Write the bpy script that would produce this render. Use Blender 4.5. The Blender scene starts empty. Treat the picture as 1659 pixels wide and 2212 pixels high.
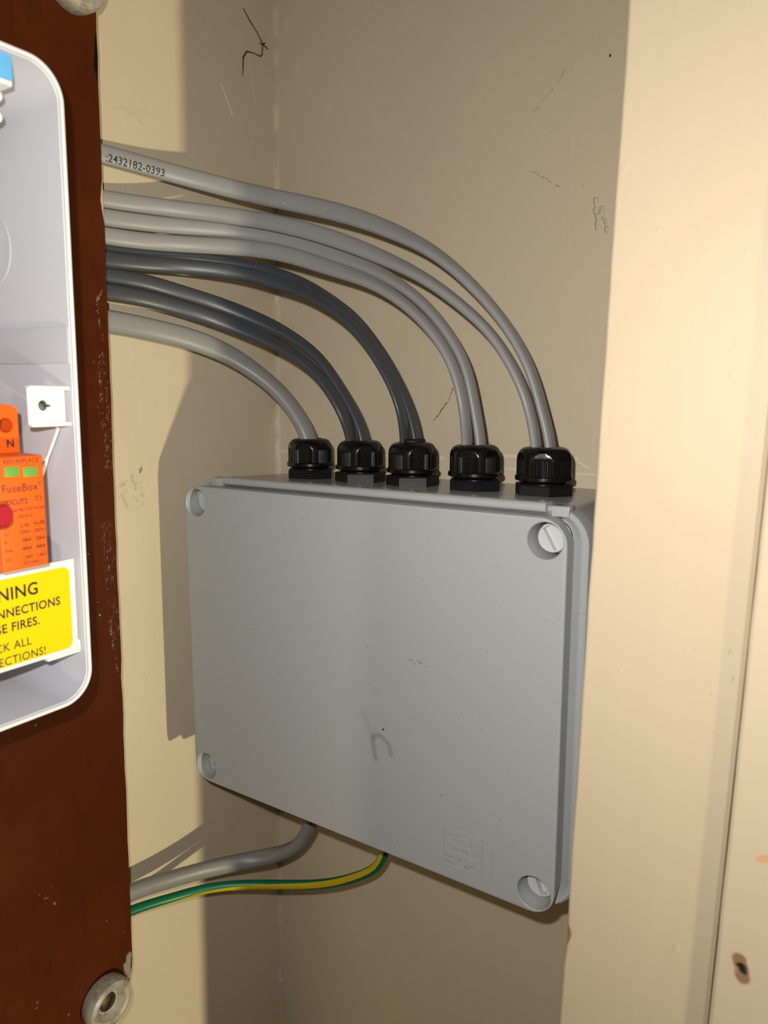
import bpy, bmesh, math, random
from mathutils import Vector, Matrix

random.seed(7)
S = 0.001                      # all lengths below are millimetres
# ------------------------------------------------------------------ camera
FPX, W_PX, H_PX = 1575.12, 1659.0, 2212.0
CAM = Vector((329.11, -289.07, 237.36))
RX = Vector((0.83311945, 0.55275923, 0.0192151))      # image right
RD = Vector((0.10727398, -0.12740689, -0.98603234))   # image down
RF = Vector((-0.54259034, 0.823544, -0.16544185))     # view direction
sc = bpy.context.scene
cd = bpy.data.cameras.new('camera')
cam = bpy.data.objects.new('camera', cd)
sc.collection.objects.link(cam)
cd.sensor_fit = 'HORIZONTAL'
cd.sensor_width = 36.0
cd.lens = FPX / W_PX * 36.0
cd.clip_start = 0.01
cd.clip_end = 50
m3 = Matrix((RX, -RD, -RF)).transposed()
cam.matrix_world = Matrix.Translation(CAM * S) @ m3.to_4x4()
cd.dof.use_dof = True
cd.dof.focus_distance = 0.40
cd.dof.aperture_fstop = 15.0
sc.camera = cam
# ------------------------------------------------------------------ world and light
wd = bpy.data.worlds.new('world')
sc.world = wd
wd.use_nodes = True
bg = wd.node_tree.nodes['Background']
bg.inputs[0].default_value = (1.0, 0.86, 0.66, 1)
bg.inputs[1].default_value = 0.012
# the phone's flash, beside and above its lens
fl = bpy.data.lights.new('phone_flash', 'AREA')
fl.shape = 'DISK'
fl.size = 0.006
fl.energy = 1.24
fl.color = (1.0, 0.965, 0.92)
flo = bpy.data.objects.new('phone_flash', fl)
sc.collection.objects.link(flo)
flo.matrix_world = (Matrix.Translation((CAM + RX * -14 + RD * -20) * S) @ m3.to_4x4()
                    @ Matrix.Rotation(math.radians(-7), 4, 'Y'))
# a lamp standing low in the room to the right
lp = bpy.data.lights.new('room_lamp', 'POINT')
lp.energy = 52.0
lp.shadow_soft_size = 0.022
lp.color = (1.0, 0.90, 0.60)
lpo = bpy.data.objects.new('room_lamp', lp)
sc.collection.objects.link(lpo)
lpo.location = Vector((1416, -262, -300)) * S
vs = sc.view_settings
vs.view_transform = 'Standard'
vs.look = 'None'
vs.exposure = 0.0
vs.gamma = 1.0
vs.use_curve_mapping = False

# ------------------------------------------------------------------ helpers
COL = sc.collection


def on(axis, x, y, val):
    """the point of the plane axis=val that the photograph shows at pixel (x, y)"""
    d = RX * ((x - 829.5) / FPX) + RD * ((y - 1106) / FPX) + RF
    t = (val - CAM[axis]) / d[axis]
    return CAM + d * t


def thing(name, label, cat, loc, rot=None, group=None):
    o = bpy.data.objects.new(name, None)
    o.empty_display_size = 0.01
    COL.objects.link(o)
    M = Matrix.Translation(Vector(loc) * S)
    if rot:
        M = M @ rot.to_4x4()
    o.matrix_world = M
    o['label'] = label
    o['category'] = cat
    if group:
        o['group'] = group
    return o


def tag(o, label, cat, group=None):
    o['label'] = label
    o['category'] = cat
    if group:
        o['group'] = group
    return o


def root_of(o):
    while o.parent:
        o = o.parent
    return o


def obj(name, bm, mat, parent=None, local=False, smooth=35, label=None):
    """bmesh in millimetres (world unless local) -> one mesh object"""
    me = bpy.data.meshes.new(name)
    bmesh.ops.recalc_face_normals(bm, faces=bm.faces[:])
    M = Matrix.Scale(S, 4)
    if parent is not None and not local:
        r = root_of(parent)
        if r.type == 'EMPTY':
            M = r.matrix_world.inverted() @ M
        else:
            M = r.matrix_world.inverted() @ M
    bm.transform(M)
    bm.to_mesh(me)
    bm.free()
    mats = mat if isinstance(mat, (list, tuple)) else [mat]
    for mm in mats:
        me.materials.append(mm)
    if smooth:
        for p in me.polygons:
            p.use_smooth = True
        me.set_sharp_from_angle(angle=math.radians(smooth))
    o = bpy.data.objects.new(name, me)
    COL.objects.link(o)
    if parent is not None:
        o.parent = parent
    if label:
        o['label'] = label
    return o


def rename_mesh_copy(o, parent):
    c = o.copy()
    COL.objects.link(c)
    c.parent = parent
    return c


def copy_tree(o, parent=None):
    kids = [k for k in bpy.data.objects if k.parent == o]
    c = o.copy()
    COL.objects.link(c)
    c.parent = parent
    for k in kids:
        copy_tree(k, c)
    return c


def add_box(bm, x0, x1, y0, y1, z0, z1, bev=0.0, seg=2):
    vs_ = [bm.verts.new((x, y, z)) for x in (x0, x1) for y in (y0, y1) for z in (z0, z1)]
    q = [(0, 1, 3, 2), (4, 6, 7, 5), (0, 4, 5, 1), (2, 3, 7, 6), (0, 2, 6, 4), (1, 5, 7, 3)]
    fs = [bm.faces.new([vs_[i] for i in f]) for f in q]
    if bev:
        es = list({e for f in fs for e in f.edges})
        bmesh.ops.bevel(bm, geom=es, offset=bev, segments=seg, affect='EDGES', profile=0.5)
    return fs


def rrect(w, h, r, n=8, cx=0.0, cz=0.0):
    pts = []
    for sx, sz, a0 in ((1, 1, 0), (-1, 1, 90), (-1, -1, 180), (1, -1, 270)):
        for i in range(n + 1):
            a = math.radians(a0 + 90.0 * i / n)
            pts.append((cx + sx * (w / 2 - r) + r * math.cos(a), cz + sz * (h / 2 - r) + r * math.sin(a)))
    return pts


def add_loft(bm, rings, cap0=True, cap1=True, mat=0):
    vr = [[bm.verts.new(p) for p in ring] for ring in rings]
    n = len(vr[0])
    for a, b in zip(vr[:-1], vr[1:]):
        for i in range(n):
            f = bm.faces.new((a[i], a[(i + 1) % n], b[(i + 1) % n], b[i]))
            f.material_index = mat
    if cap0:
        bm.faces.new(vr[0])
    if cap1:
        bm.faces.new(list(reversed(vr[-1])))
    return vr


def ring_y(pts, y, s=1.0):
    return [(x * s, y, z * s) for x, z in pts]


def add_lathe(bm, prof, n=48, axis='Z', c=(0, 0, 0), cap=True):
    """prof: (radius, height) pairs"""
    rings = []
    for r, h in prof:
        ring = []
        for i in range(n):
            a = 2 * math.pi * i / n
            u, v = r * math.cos(a), r * math.sin(a)
            if axis == 'Z':
                p = (c[0] + u, c[1] + v, c[2] + h)
            elif axis == 'X':
                p = (c[0] + h, c[1] + u, c[2] + v)
            else:
                p = (c[0] + u, c[1] + h, c[2] + v)
            ring.append(p)
        rings.append(ring)
    add_loft(bm, rings, cap, cap)


def boolean(o, cutters, op='DIFFERENCE'):
    for c in cutters:
        md = o.modifiers.new('cut', 'BOOLEAN')
        md.operation = op
        md.object = c
        md.solver = 'EXACT'
    dg = bpy.context.evaluated_depsgraph_get()
    dg.update()
    me = bpy.data.meshes.new_from_object(o.evaluated_get(dg))
    o.modifiers.clear()
    o.data = me
    for p in me.polygons:
        p.use_smooth = True
    me.set_sharp_from_angle(angle=math.radians(32))
    for c in cutters:
        bpy.data.objects.remove(c)


def catmull(pts, n=8):
    P = [pts[0] * 2 - pts[1]] + pts + [pts[-1] * 2 - pts[-2]]
    out = []
    for i in range(1, len(P) - 2):
        p0, p1, p2, p3 = P[i - 1], P[i], P[i + 1], P[i + 2]
        for k in range(n):
            t = k / n
            out.append(0.5 * ((2 * p1) + (p2 - p0) * t + (2 * p0 - 5 * p1 + 4 * p2 - p3) * t * t
                              + (3 * p1 - p0 - 3 * p2 + p3) * t ** 3))
    out.append(pts[-1].copy())
    return out


def resample(pts, step):
    L = [0.0]
    for a, b in zip(pts[:-1], pts[1:]):
        L.append(L[-1] + (b - a).length)
    n = max(2, int(L[-1] / step))
    out, j = [], 0
    for i in range(n + 1):
        s = L[-1] * i / n
        while j < len(L) - 2 and L[j + 1] < s:
            j += 1
        t = (s - L[j]) / max(1e-9, L[j + 1] - L[j])
        out.append(pts[j].lerp(pts[j + 1], min(1, t)))
    return out


def smooth_path(pts, it=6):
    p = [q.copy() for q in pts]
    for _ in range(it):
        p = [p[0]] + [(p[i - 1] + p[i] * 2 + p[i + 1]) / 4 for i in range(1, len(p) - 1)] + [p[-1]]
    return p


def sstep(a, b, x):
    t = max(0.0, min(1.0, (x - a) / (b - a)))
    return t * t * (3 - 2 * t)


def text_bm(txt, size, bold=0.0, space=1.0, ext=0.0, align='LEFT', xs=1.0, res=3):
    """flat glyphs in the x/y plane, size = cap height in mm"""
    cu = bpy.data.curves.new('t', 'FONT')
    cu.body = txt
    cu.size = size / 0.72
    cu.align_x = align
    cu.offset = bold
    cu.space_character = space
    cu.extrude = ext
    cu.resolution_u = res
    o = bpy.data.objects.new('t', cu)
    COL.objects.link(o)
    dg = bpy.context.evaluated_depsgraph_get()
    dg.update()
    me = bpy.data.meshes.new_from_object(o.evaluated_get(dg))
    bm = bmesh.new()
    bm.from_mesh(me)
    bpy.data.objects.remove(o)
    bpy.data.curves.remove(cu)
    bpy.data.meshes.remove(me)
    for v in bm.verts:
        v.co.x *= xs
    return bm


def merge(dst, src, fn=None):
    me = bpy.data.meshes.new('m')
    if fn:
        for v in src.verts:
            v.co = fn(v.co)
    src.to_mesh(me)
    src.free()
    dst.from_mesh(me)
    bpy.data.meshes.remove(me)


# ------------------------------------------------------------------ materials
class N:
    """small node tree writer"""
    def __init__(s, name, col, rough=0.5, spec=0.5, metal=0.0, coat=0.0):
        s.m = bpy.data.materials.new(name)
        s.m.use_nodes = True
        s.t = s.m.node_tree
        s.b = s.t.nodes['Principled BSDF']
        s.b.inputs['Base Color'].default_value = (*col, 1)
        s.b.inputs['Roughness'].default_value = rough
        s.b.inputs['Specular IOR Level'].default_value = spec
        s.b.inputs['Metallic'].default_value = metal
        s.b.inputs['Coat Weight'].default_value = coat
        s.col = None
        s.base = (*col, 1)
        tc = s.t.nodes.new('ShaderNodeTexCoord')
        s.obj = tc.outputs['Object']
        s.bumpout = None

    def link(s, a, b):
        s.t.links.new(a, b)

    def noise(s, scale, detail=4, rough=0.55, stretch=None, dist=0.0):
        v = s.obj
        if stretch:
            mp = s.t.nodes.new('ShaderNodeMapping')
            mp.inputs['Scale'].default_value = stretch
            s.link(v, mp.inputs['Vector'])
            v = mp.outputs['Vector']
        n = s.t.nodes.new('ShaderNodeTexNoise')
        n.inputs['Scale'].default_value = scale
        n.inputs['Detail'].default_value = detail
        n.inputs['Roughness'].default_value = rough
        n.inputs['Distortion'].default_value = dist
        s.link(v, n.inputs['Vector'])
        return n.outputs['Fac']

    def ramp(s, fac, a, b, va=0.0, vb=1.0):
        r = s.t.nodes.new('ShaderNodeMapRange')
        r.interpolation_type = 'SMOOTHSTEP'
        r.inputs['From Min'].default_value = a
        r.inputs['From Max'].default_value = b
        r.inputs['To Min'].default_value = va
        r.inputs['To Max'].default_value = vb
        s.link(fac, r.inputs['Value'])
        return r.outputs['Result']

    def math(s, op, a, b):
        n = s.t.nodes.new('ShaderNodeMath')
        n.operation = op
        for i, v in enumerate((a, b)):
            if isinstance(v, (int, float)):
                n.inputs[i].default_value = v
            else:
                s.link(v, n.inputs[i])
        return n.outputs[0]

    def mix(s, fac, colour):
        n = s.t.nodes.new('ShaderNodeMix')
        n.data_type = 'RGBA'
        if isinstance(fac, (int, float)):
            n.inputs[0].default_value = fac
        else:
            s.link(fac, n.inputs[0])
        if s.col is None:
            n.inputs[6].default_value = s.base
        else:
            s.link(s.col, n.inputs[6])
        n.inputs[7].default_value = (*colour, 1)
        s.col = n.outputs[2]
        s.link(s.col, s.b.inputs['Base Color'])
        return s

    def segs(s, lines, r0, r1, wob=0.0, wscale=300):
        """soft mask around line pieces given in millimetres of object space"""
        v = s.obj
        if wob:
            n = s.t.nodes.new('ShaderNodeTexNoise')
            n.inputs['Scale'].default_value = wscale
            n.inputs['Detail'].default_value = 3
            s.link(s.obj, n.inputs['Vector'])
            sub = s.t.nodes.new('ShaderNodeVectorMath')
            sub.operation = 'SUBTRACT'
            s.link(n.outputs['Color'], sub.inputs[0])
            sub.inputs[1].default_value = (.5, .5, .5)
            ma = s.t.nodes.new('ShaderNodeVectorMath')
            ma.operation = 'MULTIPLY_ADD'
            s.link(sub.outputs[0], ma.inputs[0])
            ma.inputs[1].default_value = (wob * S,) * 3
            s.link(v, ma.inputs[2])
            v = ma.outputs[0]
        best = None
        for a, b in lines:
            a = Vector(a) * S
            b = Vector(b) * S
            ab = b - a
            pa = s.t.nodes.new('ShaderNodeVectorMath')
            pa.operation = 'SUBTRACT'
            s.link(v, pa.inputs[0])
            pa.inputs[1].default_value = a
            dt = s.t.nodes.new('ShaderNodeVectorMath')
            dt.operation = 'DOT_PRODUCT'
            s.link(pa.outputs[0], dt.inputs[0])
            dt.inputs[1].default_value = ab / max(ab.length_squared, 1e-12)
            cl = s.t.nodes.new('ShaderNodeClamp')
            s.link(dt.outputs['Value'], cl.inputs[0])
            sc_ = s.t.nodes.new('ShaderNodeVectorMath')
            sc_.operation = 'SCALE'
            sc_.inputs[0].default_value = ab
            s.link(cl.outputs[0], sc_.inputs['Scale'])
            df = s.t.nodes.new('ShaderNodeVectorMath')
            df.operation = 'DISTANCE'
            s.link(pa.outputs[0], df.inputs[0])
            s.link(sc_.outputs[0], df.inputs[1])
            d = df.outputs['Value']
            best = d if best is None else s.math('MINIMUM', best, d)
        return s.ramp(best, r0 * S, r1 * S, 1.0, 0.0)

    def bump(s, fac, dist, strength=1.0):
        n = s.t.nodes.new('ShaderNodeBump')
        n.inputs['Strength'].default_value = strength
        n.inputs['Distance'].default_value = dist * S
        s.link(fac, n.inputs['Height'])
        if s.bumpout is not None:
            s.link(s.bumpout, n.inputs['Normal'])
        s.bumpout = n.outputs['Normal']
        s.link(s.bumpout, s.b.inputs['Normal'])
        return s

    def roughmap(s, fac, a, b):
        s.link(s.ramp(fac, 0.3, 0.7, a, b), s.b.inputs['Roughness'])
        return s


XW, YW = -32.0, 115.0            # left wall plane, back wall plane
CREAM = (0.60, 0.51, 0.37)


def wall_mat(name, col, corner_axis=None):
    n = N(name, col, 0.42, 0.35)
    n.mix(n.ramp(n.noise(9, 4, 0.6), 0.42, 0.7, 0, 0.22), tuple(c * 0.86 for c in col))
    n.mix(n.ramp(n.noise(60, 3, 0.6, (1, 1, .35)), 0.55, 0.75, 0, 0.12), tuple(min(1, c * 1.15) for c in col))
    n.mix(n.ramp(n.noise(420, 2, 0.5), 0.70, 0.76, 0, 0.35), tuple(c * 0.6 for c in col))
    return n


# ------------------------------------------------------------------ room shell
nl = wall_mat('cream_gloss_paint_left', CREAM)
# the pale run of filler along the inner corner and a few scrapes in the paint
nl.mix(nl.math('MULTIPLY', nl.segs([((XW, YW - 1, -300), (XW, YW - 1, 600))], 0.4, 2.6, 2.0, 120),
               nl.ramp(nl.noise(55, 4, 0.7), 0.44, 0.62, 0.02, 0.7)), (0.78, 0.70, 0.58))


def wpx(x, y):
    return tuple(on(0, x, y, XW))


def bpx(x, y):
    return tuple(on(1, x, y, YW))


nl.mix(nl.segs([(wpx(478, 180), wpx(488, 210)), (wpx(488, 210), wpx(502, 248))], 0.4, 1.2, 1.0), (0.72, 0.66, 0.50))
nl.mix(nl.segs([(wpx(541, 145), wpx(552, 230))], 0.1, 0.9, 1.0), (0.68, 0.61, 0.48))
nl.mix(nl.segs([(wpx(515, 1780), wpx(512, 1802))], 0.1, 0.9, 1.0), (0.68, 0.61, 0.48))
nl.mix(nl.math('MULTIPLY', nl.segs([(wpx(300, 1020), wpx(300, 1085)), (wpx(260, 1060), wpx(298, 1022))], 1.0, 7, 3.0),
               nl.ramp(nl.noise(330, 3, 0.6), 0.52, 0.62, 0, 0.5)), (0.30, 0.24, 0.14))
nl.mix(nl.segs([(wpx(306, 1011), wpx(303, 1020))], 0.2, 1.1, 1.0), (0.25, 0.17, 0.10))
nl.mix(nl.segs([(wpx(262, 1068), wpx(276, 1098))], 0.2, 1.4, 1.0), (0.50, 0.42, 0.28))
nl.bump(nl.noise(90, 4, 0.55, (1, 1, .3)), 0.5, 0.35)
nl.bump(nl.noise(28, 3, 0.5), 1.2, 0.25)
nl.bump(nl.segs([(wpx(262, 240), wpx(300, 262)), (wpx(270, 262), wpx(310, 240))], 0.4, 2.5, 6.0, 200), 0.6, 0.4)
bm = bmesh.new()
add_box(bm, XW - 20, XW, -700, YW + 20, -520, 820)
wl_o = obj('wall_left', bm, nl.m)
wl_o['kind'] = 'structure'

nb = wall_mat('cream_gloss_paint_back', CREAM)
nb.mix(nb.math('MULTIPLY', nb.segs([((XW + 1, YW, -300), (XW + 1, YW, 600))], 0.4, 3.0, 2.0, 120),
               nb.ramp(nb.noise(55, 4, 0.7), 0.44, 0.62, 0.02, 0.65)), (0.76, 0.68, 0.56))
nb.mix(nb.segs([(bpx(978, 840), bpx(967, 868)), (bpx(967, 868), bpx(952, 888)), (bpx(952, 888), bpx(938, 907))], 0.05, 0.7, 3.0, 260),
       (0.10, 0.07, 0.05))
nb.mix(nb.segs([(bpx(1219, 145), bpx(1210, 170)), (bpx(1210, 170), bpx(1180, 210)), (bpx(1180, 210), bpx(1150, 245)),
                (bpx(1150, 370), bpx(1218, 408))], 0.0, 0.45, 3.0, 260), (0.28, 0.22, 0.15))
nb.mix(nb.segs([(bpx(1318, 119), bpx(1318, 121))], 0.3, 0.8), (0.05, 0.035, 0.03))
nb.mix(nb.segs([(bpx(1250, 998), bpx(1272, 1012))], 0.1, 0.5), (0.75, 0.70, 0.60))
nb.mix(nb.segs([(bpx(712, 232), bpx(714, 236)), (bpx(640, 145), bpx(645, 152)), (bpx(617, 42), bpx(620, 58))], 0.5, 2.2, 3.0, 300),
       (0.66, 0.57, 0.46))
nb.mix(nb.segs([(bpx(640, 968), bpx(590, 980)), (bpx(830, 985), bpx(960, 990)), (bpx(1090, 985), bpx(1140, 988)),
                (bpx(1215, 990), bpx(1245, 992))], 0.3, 1.6, 2.0, 160), (0.69, 0.61, 0.50))
nb.mix(nb.segs([(bpx(1085, 1012), bpx(1290, 1026))], 0.1, 0.8, 0.8), (0.70, 0.62, 0.51))
nb.bump(nb.noise(90, 4, 0.55, (1, 1, .3)), 0.5, 0.35)
nb.bump(nb.noise(24, 3, 0.5), 1.4, 0.25)
nb.bump(nb.segs([(bpx(1285, 430), bpx(1292, 490)), (bpx(1300, 450), bpx(1310, 500)), (bpx(1292, 470), bpx(1306, 455))],
                0.3, 1.4, 5.0, 300), 0.8, 0.9)
nb.bump(nb.segs([(bpx(1240, 20), bpx(1232, 330)), (bpx(1232, 330), bpx(1225, 560))], 0.05, 0.6, 1.0), 0.12, 0.5)
bm = bmesh.new()
add_box(bm, XW, 460, YW, YW + 20, -520, 820)
o = obj('wall_back', bm, nb.m)
o['kind'] = 'structure'

# hairline crack with flaking paint beside the corner
nk = N('dark_crack', (0.12, 0.065, 0.042), 0.8)
bm = bmesh.new()


def flat_line(bm, pts, nrm, w, h=0.25):
    for (a, wa), (b, wb) in zip(pts[:-1], pts[1:]):
        d = (b - a).normalized()
        sd = d.cross(nrm).normalized()
        r0 = [a + sd * wa, a - sd * wa, a - sd * wa + nrm * h, a + sd * wa + nrm * h]
        r1 = [b + sd * wb, b - sd * wb, b - sd * wb + nrm * h, b + sd * wb + nrm * h]
        add_loft(bm, [r0, r1])


def px_line(fn, pts, ws):
    out = []
    for i, (q, w) in enumerate(zip(pts, ws)):
        out.append((Vector(fn(*q)), w))
    return out


NXv = Vector((1, 0, 0))
flat_line(bm, px_line(wpx, [(525, 18), (540, 46), (555, 70), (568, 96), (579, 107)], [.35, .5, .35, .6, .4]), NXv, 1)
flat_line(bm, px_line(wpx, [(567, 97), (566, 118), (562, 122), (548, 115), (533, 111), (525, 124), (525, 140), (524, 165)],
                      [.5, .5, .5, .3, .6, .7, .5, .15]), NXv, 1)
flat_line(bm, px_line(wpx, [(560, 94), (568, 96), (574, 92)], [.3, .5, .2]), NXv, 1)
obj('crack', bm, nk.m, wl_o, smooth=0, label='dark brown crack in the cream paint')

# painted wooden jamb at the right and the casing board beyond it
nj = N('cream_gloss_wood', (0.565, 0.468, 0.325), 0.5, 0.22)
nj.mix(nj.ramp(nj.noise(7, 4, 0.6, (1, 1, .4)), 0.4, 0.7, 0, 0.18), (0.585, 0.465, 0.325))
nj.mix(nj.ramp(nj.noise(300, 2, 0.5), 0.72, 0.77, 0, 0.25), (0.50, 0.38, 0.24))
JY, JX = -25.0, 247.5


def jpx(x, y):
    return tuple(on(1, x, y, JY))


nj.mix(nj.segs([(jpx(1224, 2003), jpx(1229, 2016)), (jpx(1229, 2016), jpx(1223, 2032))], 0.8, 1.7, 1.5), (0.30, 0.19, 0.10))
nj.mix(nj.segs([(jpx(1240, 1950), jpx(1266, 1953)), (jpx(1266, 1953), jpx(1268, 1945))], 0.0, 0.4, 1.5), (0.52, 0.40, 0.26))
nj.mix(nj.segs([(jpx(1575, 1410), jpx(1578, 1405)), (jpx(1583, 1462), jpx(1583, 1472)), (jpx(1536, 1498), jpx(1537, 1500))], 0.1, 0.6),
       (0.48, 0.36, 0.24))
nj.bump(nj.noise(60, 3, 0.5, (1.5, 1, .15)), 0.5, 0.35)
nj.bump(nj.noise(18, 3, 0.5), 1.2, 0.3)
nj.bump(nj.ramp(nj.noise(150, 1, 0.3), 0.74, 0.80), 0.2, 0.35)


def jamb(name, x0, x1, y0, z0, z1, rad, mat, wob, left_wobble=0.0):
    """a board with a softened, slightly uneven long edge"""
    rings = []
    nz = 130
    rng = random.Random(3)
    off = [0.0] * (nz + 1)
    for i in range(1, nz + 1):
        off[i] = off[i - 1] * 0.75 + rng.uniform(-1, 1) * left_wobble
    for i in range(nz + 1):
        z = z0 + (z1 - z0) * i / nz
        w = off[i]
        chip = 0.0
        if name == 'trim_1':
            zc = on(1, 1226, 2016, JY).z
            chip = 1.7 * math.exp(-((z - zc) / 4.5) ** 2)
        ring = []
        for k in range(7):
            a = math.pi / 2 * k / 6
            ring.append((x0 + w + chip + rad - rad * math.cos(a), y0 + rad - rad * math.sin(a), z))
        ring += [(x1 - rad, y0, z), (x1, y0 + rad, z), (x1, YW, z), (x0 + w, YW, z)]
        rings.append(ring)
    b = bmesh.new()
    add_loft(b, rings)
    oo = obj(name, b, mat, smooth=40)
    oo['kind'] = 'structure'
    return oo


jamb('trim_1', JX, 302.6, JY, -520, 820, 1.4, nj.m, 0, 0.16)
nj2 = N('cream_gloss_casing', (0.61, 0.51, 0.36), 0.5, 0.25)
nj2.mix(nj2.ramp(nj2.noise(7, 4, 0.6, (1, 1, .4)), 0.4, 0.7, 0, 0.18), (0.61, 0.49, 0.35))
JY2 = -27.0


def cpx(x, y):
    return tuple(on(1, x, y, JY2))


nj2.mix(nj2.segs([(cpx(1597, 2072), cpx(1604, 2112))], 1.6, 2.9, 1.5), (0.30, 0.17, 0.09))
nj2.mix(nj2.segs([(cpx(1598, 2085), cpx(1605, 2098))], 0.6, 1.7, 1.5), (0.025, 0.02, 0.018))
nj2.mix(nj2.segs([(cpx(1640, 1856), cpx(1662, 1855))], 1.0, 1.8, 2.0), (0.66, 0.40, 0.20))
nj2.bump(nj2.noise(60, 3, 0.5, (1.5, 1, .15)), 0.5, 0.3)
nj2.bump(nj2.segs([(cpx(1601, 2092), cpx(1602, 2094))], 0.2, 2.6, 1.0), -1.2, 1.0)
jamb('trim_2', 303.0, 400, JY2, -520, 820, 1.6, nj2.m, 0, 0.10)

# ------------------------------------------------------------------ junction box
ANG = 0.02497
JC = Vector((116, 0, 91.5))
jrot = Matrix.Rotation(-ANG, 3, 'Y')
jb = thing('junction_box', 'large grey plastic junction box with screwed lid on the back wall', 'junction box',
           (116, YW, 91.5), jrot)


def jl(x, y, z):
    """box coordinates (x right, y depth from the lid face, z up, centred) -> empty-local"""
    return (x, y - YW, z)


GREY = (0.375, 0.388, 0.392)
ng = N('grey_box_plastic', GREY, 0.22, 0.2)
ng.mix(ng.ramp(ng.noise(14, 4, 0.6), 0.45, 0.7, 0, 0.10), (0.36, 0.365, 0.36))
ng.mix(ng.ramp(ng.noise(500, 2, 0.5), 0.71, 0.75, 0, 0.5), (0.22, 0.22, 0.21))
ng.bump(ng.noise(1400, 2, 0.5), 0.05, 0.35)
nlid = N('grey_lid_plastic', GREY, 0.40, 0.45)
nlid.mix(nlid.ramp(nlid.noise(14, 4, 0.6), 0.45, 0.7, 0, 0.10), (0.36, 0.365, 0.36))
nlid.mix(nlid.ramp(nlid.noise(480, 2, 0.5), 0.70, 0.75, 0, 0.55), (0.20, 0.20, 0.19))


def lp_(x, z):
    return jl(x, 0, z)


nlid.mix(nlid.math('MULTIPLY', 0.22, nlid.segs([(lp_(12, -18), lp_(15.5, -25)), (lp_(15.5, -25), lp_(18, -29)),
                                              (lp_(18, -29), lp_(19.5, -27))], 0.2, 3.4, 3.0, 180)), (0.22, 0.22, 0.235))
nlid.mix(nlid.math('MULTIPLY', 0.55, nlid.segs([(lp_(17.5, -30), lp_(19.5, -41))], 0.1, 2.6, 2.5, 220)), (0.17, 0.17, 0.19))
nlid.mix(nlid.math('MULTIPLY', 0.5, nlid.segs([(lp_(18, -29.5), lp_(22, -27.5)), (lp_(22, -27.5), lp_(27.5, -31)), (lp_(27.5, -31), lp_(29, -36.5))], 0.1, 2.2, 2.5, 220)), (0.17, 0.17, 0.19))
nlid.mix(nlid.segs([(lp_(23.7, -24.4), lp_(24.5, -23.6))], 0.2, 0.6), (0.06, 0.06, 0.06))
nlid.mix(nlid.math('MULTIPLY', nlid.segs([(lp_(40, 14), lp_(48, 15.5))], 0.2, 3.5, 4.0), nlid.ramp(nlid.noise(600, 2), 0.58, 0.64)), (0.12, 0.12, 0.12))
nlid.bump(nlid.noise(1400, 2, 0.5), 0.05, 0.35)

# body: back box with slightly tapered sides and hollow mouth
bm = bmesh.new()
rb = []
for y, hx, hz, r in ((115, 114.2, 90.0, 12), (114, 115.0, 91.0, 13), (23, 119.0, 94.6, 14)):
    rb.append([jl(x, y, z) for x, z in rrect(2 * hx, 2 * hz, r)])
for y, hx, hz, r in ((23, 115.5, 91.2, 11), (111, 111, 87.2, 10)):
    rb.append([jl(x, y, z) for x, z in rrect(2 * hx, 2 * hz, r)])
add_loft(bm, rb)
body = obj('body', bm, ng.m, jb, local=True)
# flange: rounded rim around the mouth
bm = bmesh.new()
prof = [(113.6, 90.2, 23.2), (113.8, 90.4, 14.6), (115.0, 91.0, 14.2), (117.6, 92.4, 12.2), (118.6, 93.0, 11.7), (120.0, 93.9, 11.6), (121.1, 94.8, 12.6),
        (121.4, 95.0, 14.5), (121.4, 95.0, 23.2)]
rb = []
for hx, hz, y in prof:
    rb.append([jl(x, y, z) for x, z in rrect(2 * hx, 2 * hz, 17 - (121.4 - hx))])
vr = add_loft(bm, rb, False, False)
n_ = len(vr[0])
for i in range(n_):
    bm.faces.new((vr[0][i], vr[-1][i], vr[-1][(i + 1) % n_], vr[0][(i + 1) % n_]))
flange = obj('flange', bm, ng.m, body, local=True)
# hinge ridge along the top and the small square stop beside it
bm = bmesh.new()
sec = []
for k in range(9):
    a = math.radians(-100 + 200 * k / 8)
    sec.append((11.2 - 2.6 * math.cos(a) * 1.0, 94.2 + 2.3 * math.sin(a)))
sec += [(17.5, 96.4), (17.5, 92.2)]
add_loft(bm, [[jl(x, y, z) for y, z in sec] for x in (-93.5, 102.6)])
obj('hinge_ridge', bm, ng.m, body, local=True)
bm = bmesh.new()
add_box(bm, 104.6, 112.6, 10.6 - YW, 18 - YW, 90.6, 95.2, 0.4)
obj('hinge_stop', bm, ng.m, body, local=True)
bm = bmesh.new()
add_box(bm, -104.0, -96.0, 10.6 - YW, 18 - YW, 90.6, 95.6, 0.4)
obj('hinge_stop', bm, ng.m, body, local=True)

# lid
bm = bmesh.new()
LT = 13.5
rb = []
for y, ins, tx in ((LT, 0.5, 1.3), (0.9, 0.0, 0.0), (0.4, 0.1, 0), (0.12, 0.32, 0), (0.0, 0.8, 0)):
    rb.append([jl(x, y, z) for x, z in rrect(232 - 2 * ins - 2 * tx, 183 - 2 * ins, 12 - ins, 10)])
add_loft(bm, rb)
lid = obj('lid', bm, nlid.m, jb, local=True)
bpy.context.view_layer.update()
HOLES = [(106.2, 81.6), (106.2, -81.8), (-106.4, 81.8), (-106.2, -81.8)]
cut = []
for hx, hz in HOLES:
    b = bmesh.new()
    add_lathe(b, [(8.6, -0.3), (8.0, 0.4), (7.8, 30.0)], 40, 'Y', jl(hx, 0, hz))
    c = obj('cutter', b, nlid.m, None, local=True)
    c.matrix_world = jb.matrix_world
    cut.append(c)
bpy.context.view_layer.update()
boolean(lid, cut)
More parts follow.
